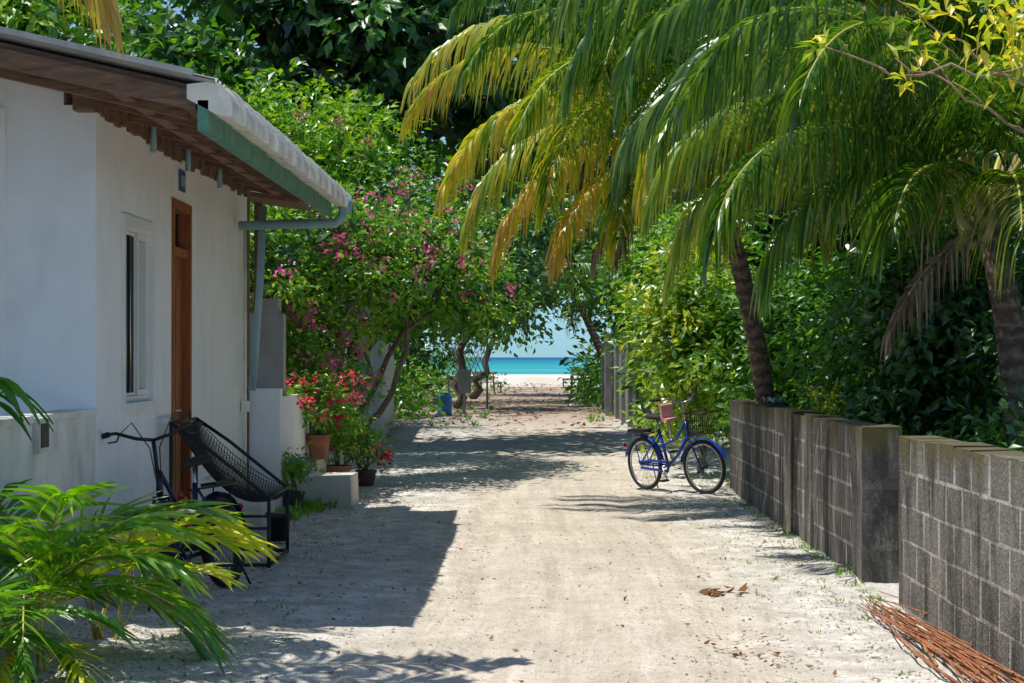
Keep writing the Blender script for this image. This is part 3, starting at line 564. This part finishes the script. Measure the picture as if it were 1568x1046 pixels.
palm('coconut_palm',(3.40,13.9,0),(3.24,14.2,2.62),.115,[(188,68,3.1,138,G1),(174,56,2.9,128,G2),(206,76,3.3,145,G1),(160,62,3.3,120,G1),(228,74,3.0,145,G1),(135,58,3.4,115,G1),(100,62,3.4,110,G1),(60,55,3.2,105,G1),(20,55,3.2,110,G1),(340,60,2.8,125,G1),(300,68,2.6,135,G1),(195,46,2.6,128,G1),(165,40,2.7,120,G2),(182,80,3.6,140,G1),(260,70,2.4,140,G1),(150,75,3.4,130,G1),(185,30,1.9,115,G1),(320,30,1.8,110,G1),(240,35,1.5,110,G1),(280,30,1.4,110,G2)],.82,.026,105,dead=((200,-30,1.1,40),))
palm('coconut_palm',(-4.3,9.2,0),(-4.1,9.3,4.35),.13,[(8,20,3.0,78,(.45,.85),.2),(24,2,2.3,66,(.5,.9),.3),(60,50,3.2,105,G1),(110,50,3.2,105,G1),(160,50,3.2,105,G1),(-14,35,2.6,95,G1)],.75,.034,80,.42)
palm('coconut_palm',(2.6,60,0),(.75,60,4.3),.12,[(180,5,2.9,70,G1),(200,-10,2.6,60,G1),(160,-5,2.9,70,G1),(225,-25,2.5,50,G1),(250,-15,2.5,60,G1),(300,-10,2.4,70,G1),(0,10,2.6,80,G1),(60,30,3,90,G1),(120,20,3,90,G1),(185,-40,2.7,35,G1),(280,-35,2.4,40,G1)],.9,.045,60)
mb=MB()
def areca(bx,by,n,tone,hmul=1,Lm=1,az=None,low=0):
    for k in range(n):
        a=rng.uniform(0,6.28) if az is None else rng.uniform(*az);b0=A(bx+rng.normal(0,.05),by+rng.normal(0,.05),0);h=rng.uniform(.08,.28)*hmul
        tp=b0+A(math.cos(a)*.05,math.sin(a)*.05,h);mb.tube([b0,tp],[.009,.006],6,1)
        frond(mb,tp,a,math.radians(rng.uniform(55,82) if k>=low else rng.uniform(15,40)),rng.uniform(.8,1.15)*hmul*Lm,math.radians(rng.uniform(70,105)),.40*min(hmul,1),21,0,1,tone,.025,.14,.006,.2,5,.3,tipyel=.08,aa=(.6,.8,1.3))
areca(-2.47,9.4,16,(.12,.68),1.12,low=4);areca(-2.40,9.2,3,(.75,1.),.6,low=3);mb.build('areca_palm',[M['areca'],M['rachis']])
mb=MB();areca(-2.28,10.45,6,(.55,.97),.80);areca(-2.28,10.45,2,(.6,1.),.85,1,(-.6,.3));mb.build('areca_palm',[M['areca'],M['rachis']])
mb=MB();areca(-2.55,8.7,6,(.15,.5),.7,low=3);mb.build('areca_palm',[M['areca'],M['rachis']])
mb=MB()
for k in range(8):
    o3=A(-2.80,9.8,1.30)+rng.normal(0,.04,3);a=rng.uniform(-1.0,.5);L=rng.uniform(.28,.42);e0=rng.uniform(-.1,.7);t=np.linspace(0,1,8)
    P=np.stack([o3[0]+L*t*math.cos(a),o3[1]+L*t*math.sin(a),o3[2]+L*(t*e0-(e0+.5)*t**2)],1);w=.045*np.sin(np.pi*np.clip(t*.92+.06,0,1))[:,None];sd=A(-math.sin(a),math.cos(a),0)
    V=np.concatenate([P-sd*w+A(0,0,.012),P,P+sd*w+A(0,0,.012)]);i=np.arange(7);mb.add(V,np.concatenate([np.stack([i+q*8,i+1+q*8,i+1+(q+1)*8,i+(q+1)*8],1) for q in(0,1)]),0,rng.uniform(.1,.45),True)
mb.tube([(-2.95,9.8,0),(-2.80,9.8,1.30)],.015,6,1);mb.build('garden_plant',[M['areca'],M['bark']])
mb=MB();trunk(mb,(4.9,12.4,0),(4.6,12.2,3.4),.09,.06,1,.04)
br=[[(4.6,12.2,3.3),(3.6,12.1,3.45),(2.9,12,3.25),(2.2,12,3.22),(1.75,12,3.42)],[(4.6,12.2,3.2),(3.7,11.8,3.0),(3.1,11.8,2.75),(2.6,11.8,3.05),(2.15,11.8,3.3)],[(4.6,12.2,3.0),(3.9,11.6,2.7),(3.3,11.6,2.85),(2.7,11.6,3.2),(2.3,11.6,3.5)],[(4.6,12.2,3.4),(3.8,11.7,3.7),(3.2,11.5,3.5),(2.8,11.5,3.4)],[(4.6,12.2,3.1),(4.1,11.3,2.6),(3.6,11.2,2.45),(3.2,11.2,2.55)]]
tips=[]
for q in br:
    q=A(*q);P=np.stack([np.interp(np.linspace(0,4,17),np.linspace(0,4,len(q)),q[:,k]) for k in range(3)],1);P+=rng.normal(0,.018,P.shape);mb.tube(P,np.linspace(.018,.005,17),6,1)
    for k in range(5,17,2):
        e=P[k]+A(rng.uniform(-.3,.1),rng.uniform(-.2,.2),rng.uniform(-.1,.28));mb.tube([P[k],(P[k]+e)/2+A(0,0,.02),e],[.006,.004,.003],5,1);tips.append(e)
    tips.append(P[-1])
tips=np.array(tips);tips=tips[(rng.random(len(tips))>.5)|(tips[:,0]>3.0)]
ix=np.repeat(np.arange(len(tips)),12);P=tips[ix]+rng.normal(0,.035,(len(ix),3));D=rng.normal(size=P.shape)+A(0,0,-.1)
leaves(mb,P,D,A(0,0,1.)+rng.normal(0,.4,P.shape),rng.uniform(.09,.17,len(P)),rng.uniform(.04,.06,len(P)),0,rng.uniform(.35,1,len(P)))
P=A(3.05,11.4,3.45)+rng.normal(0,1,(480,3))*A(.30,.2,.14);leaves(mb,P,rng.normal(size=P.shape)+A(0,0,-.6),A(0,0,1.)+rng.normal(0,.4,P.shape),rng.uniform(.09,.16,len(P)),rng.uniform(.035,.055,len(P)),0,rng.uniform(.6,1,len(P)))
mb.build('yellow_leaved_tree',[M['yel'],M['twig']])
# ------------------------------------------------------------ potted plants
def pot(x,y,z,r,h,mat,plant,ph,pr,tone=(.3,.9),fl=None,nc=26):
    mb=MB();mb.tube([(x,y,z),(x,y,z+h*.88),(x,y,z+h*.88),(x,y,z+h)],[r*.72,r*.97,r*1.08,r*1.08],18,0,sm=False);mb.tube([(x,y,z+h),(x,y,z+h+.004)],r*.95,16,1)
    for k in range(5): trunk(mb,(x+rng.normal(0,.02),y,z+h),(x+rng.normal(0,pr*.5),y+rng.normal(0,pr*.5),z+h+ph*.7),.012,.005,2,.02,6)
    canopy(mb,(x,y,z+h+ph*.6),(pr,pr,ph*.5),nc,22,.07,.07,3,tone=tone,shell=.3)
    if fl: 
        canopy(mb,(x,y-.05,z+h+ph*.65),(pr*1.1,pr*1.1,ph*.55),int(nc*.40),15,.045,.055,4,wr=.85,tone=(0,1),shell=.75)
    mb.build('potted_plant',[mat,M['soil'],M['bark'],M['leaf'],M[fl] if fl else M['leaf']])
pot(-2.3,20.75,.42,.13,.26,M['terra'],0,.6,.42,fl='red',nc=60);pot(-2.6,21.3,.42,.15,.26,M['dpot'],0,1.25,.42,fl='pink',nc=90)
pot(-2.2,21.7,0,.16,.3,M['terra'],0,.7,.4,nc=50);pot(-2.3,22.6,.42,.14,.25,M['terra'],0,1.0,.45,fl='pink',nc=70);pot(-1.95,22.5,0,.12,.2,M['dpot'],0,.5,.28,nc=30,fl='red')
pot(-2.35,18.9,0,.12,.2,M['dpot'],0,.35,.16,nc=18);pot(-2.7,20.2,.42,.14,.28,M['terra'],0,.6,.35,nc=36,fl='red')
mb=MB();mb.tube([(-2.55,19.3,.42),(-2.3,19.3,.42)],.09,16);mb.ring((-2.3,19.3,.42),.09,.01,n=18,seg=5);mb.tube([(-2.52,19.25,0),(-2.52,19.25,.35)],.04,10);mb.build('blue_bucket',[M['teal']])
mb=MB();mb.tube([(-2.1,16.0,0),(-2.1,16.0,.2),(-2.1,16.0,.2),(-2.1,16.0,.23)],[.075,.10,.11,.11],16);mb.build('black_bucket',[M['black']])
mb=MB()
for x,y,a in((2.27,19.2,.3),(2.33,18.9,-.4),(2.25,18.5,.9)):
    c,s=math.cos(a),math.sin(a);pl=[(-.045,-.12),(-.03,-.14),(.03,-.14),(.045,-.12),(.038,0),(.055,.1),(.03,.14),(-.02,.14),(-.05,.08),(-.035,0)]
    pl=[(x+c*p[0]-s*p[1],y+s*p[0]+c*p[1]) for p in pl];mb.prism(pl,'z',1.045,1.07,0)
    for sd in(-1,1): mb.tube([(x-s*.08,y+c*.08,1.072),(x+c*sd*.03-s*.03,y+s*sd*.03+c*.03,1.11),(x+c*sd*.045+s*.03,y+s*sd*.045-c*.03,1.072)],.008,5,1)
mb.build('sandals',[M['rubber'],M['pvc']])
mb=MB();canopy(mb,(2.55,17.2,1.12),(.12,.2,.14),14,8,.04,.06,0,tone=(.5,1));mb.build('small_plant',[M['yel']])
mb=MB()
for k in range(34):
    a=A(2.02+rng.normal(0,.05),11.5+rng.normal(0,.3),.02+rng.random()*.03);bq=A(2.08+rng.normal(0,.09),8.6+rng.normal(0,.4),.02+rng.random()*.05)
    md=(a+bq)/2+A(rng.normal(0,.10),0,rng.random()*.06);t=np.linspace(0,1,8)[:,None];P=(1-t)**2*a+2*t*(1-t)*md+t*t*bq;mb.tube(P,np.linspace(.003,rng.uniform(.004,.008),8),5)
mb.build('dried_palm_stalks',[M['stalk']])
# ------------------------------------------------------------ litter, pebbles, grass
def scat(n,xr,yr):
    x=rng.uniform(*xr,n);y=yr[0]*(yr[1]/yr[0])**rng.random(n);return x,y
mb=MB();x,y=scat(2200,(-2.6,2.15),(8,60));e=np.abs(x-.2)/2.4;ok=rng.random(2200)<.08+e**2;x,y=x[ok],y[ok];P=np.c_[x,y,gz(x,y)+.008]
x2=rng.normal(1.1,.16,60);y2=rng.normal(9.9,.4,60);P=np.concatenate([P,np.c_[x2,y2,gz(x2,y2)+.02]])
x3=rng.uniform(-2.2,2.2,700);y3=rng.uniform(42,110,700);P=np.concatenate([P,np.c_[x3,y3,gz(x3,y3)+.02]])
D=rng.normal(size=P.shape)*A(1,1,.15);ls=np.where(P[:,1]>42,rng.uniform(.1,.2,len(P)),rng.uniform(.015,.055,len(P)));leaves(mb,P,D,A(0,0,-1.)+rng.normal(0,.35,P.shape),ls,ls*.5,0,rng.random(len(P)))
mb.build('fallen_leaves',[M['dry']])
mb=MB();P=A(1.17,12.4,.02)+rng.normal(0,1,(22,3))*A(.06,.05,.012);leaves(mb,P,rng.normal(size=P.shape)*A(1,.5,.12),A(0,0,-1.)+rng.normal(0,.6,P.shape),rng.uniform(.06,.13,22),rng.uniform(.03,.06,22),0,rng.uniform(.4,1,22));mb.build('dry_leaf',[M['dry']])
mb=MB();N=16000;x,y=scat(N,(-2.6,2.15),(8,24));e=np.abs(x-.2)/2.3;ok=rng.random(N)<.07+e**2*1.;x,y=x[ok],y[ok];n=len(x);s=rng.uniform(.003,.012,n)
oc=A([1,0,0],[0,1,0],[-1,0,0],[0,-1,0],[0,0,.8],[0,0,-.8]);V=(oc[None]*rng.uniform(.6,1.3,(n,6,1)))*s[:,None,None]+np.c_[x,y,gz(x,y)+.002][:,None]
i=np.arange(n)[:,None]*6;Ft=np.concatenate([i+q for q in([0,1,4],[1,2,4],[2,3,4],[3,0,4],[1,0,5],[2,1,5],[3,2,5],[0,3,5])]);mb.add(V.reshape(-1,3),Ft,0)
mb.build('pebbles',[simple('coral_pebble',(.42,.38,.32),.9,0,.5,3,0)])
mb=MB()
def tuft(x,y,n,h,tone):
    P=np.c_[x+rng.normal(0,.03,n),y+rng.normal(0,.03,n),np.full(n,0.)];P[:,2]=gz(P[:,0],P[:,1]);D=rng.normal(0,.55,(n,3));D[:,2]=1;L=rng.uniform(.5,1.2,n)*h
    leaves(mb,P,D,rng.normal(size=P.shape)*A(1,1,.2),L,L*.18+.004,0,rng.uniform(*tone,n))
for k in range(60): tuft(rng.uniform(1.35,2.15),rng.uniform(9,21),8,rng.uniform(.015,.04),(.3,.9))
for k in range(35): tuft(rng.uniform(-2.6,-1.3),rng.uniform(8.6,20),8,rng.uniform(.015,.035),(.3,.8))
for k in range(45): tuft(2.16-abs(rng.normal(0,.06)),rng.uniform(9,21),10,rng.uniform(.025,.06),(.3,.9))
for k in range(110): tuft(rng.choice([-1,1])*rng.uniform(1.2,2.4),rng.uniform(42,100),10,rng.uniform(.08,.2),(.3,.8))
for k in range(60): tuft(-2.3+rng.normal(0,.12),rng.uniform(17.6,19.6),10,rng.uniform(.06,.15),(.4,.9))
mb.build('grass',[M['leaf']])
# ------------------------------------------------------------ light, world, camera
sv=Vector((-1.04,-.10,3.03)).normalized()
sd=bpy.data.lights.new('sun','SUN');sd.energy=5.0;sd.angle=math.radians(.5);sd.color=(1,.95,.87)
so=bpy.data.objects.new('sun',sd);S.collection.objects.link(so);so.rotation_euler=sv.to_track_quat('Z','Y').to_euler();so.location=(-5,0,15)
w=bpy.data.worlds.new('World');S.world=w;w.use_nodes=True;t=w.node_tree;bg=t.nodes['Background'];sk=t.nodes.new('ShaderNodeTexSky');sk.sky_type='NISHITA';sk.sun_disc=False
sk.dust_density=.2;sk.air_density=1.0;sk.ozone_density=1.5
sk.sun_elevation=math.asin(sv.z);sk.sun_rotation=math.atan2(sv.x,sv.y)
tc=t.nodes.new('ShaderNodeTexCoord');sp=t.nodes.new('ShaderNodeSeparateXYZ');t.links.new(tc.outputs['Generated'],sp.inputs[0])
hz=ramp(t,sp.outputs['Z'],[(0,(.42,.82,1.35)),(.12,(.72,.92,1.12)),(.35,(.95,.98,1.))])
t.links.new(mix(t,1.0,sk.outputs[0],hz,'MULTIPLY'),bg.inputs[0]);bg.inputs[1].default_value=.122
cd=bpy.data.cameras.new('camera');cd.lens=68.9;cd.sensor_width=36;cd.clip_start=.1;cd.clip_end=20000
co=bpy.data.objects.new('camera',cd);S.collection.objects.link(co);co.location=(0,0,1.5)
co.rotation_euler=(math.radians(90)+math.atan(24/3000),0,math.atan(36/3000));S.camera=co
S.view_settings.view_transform='Standard';S.view_settings.look='None';S.view_settings.exposure=0;S.view_settings.gamma=1
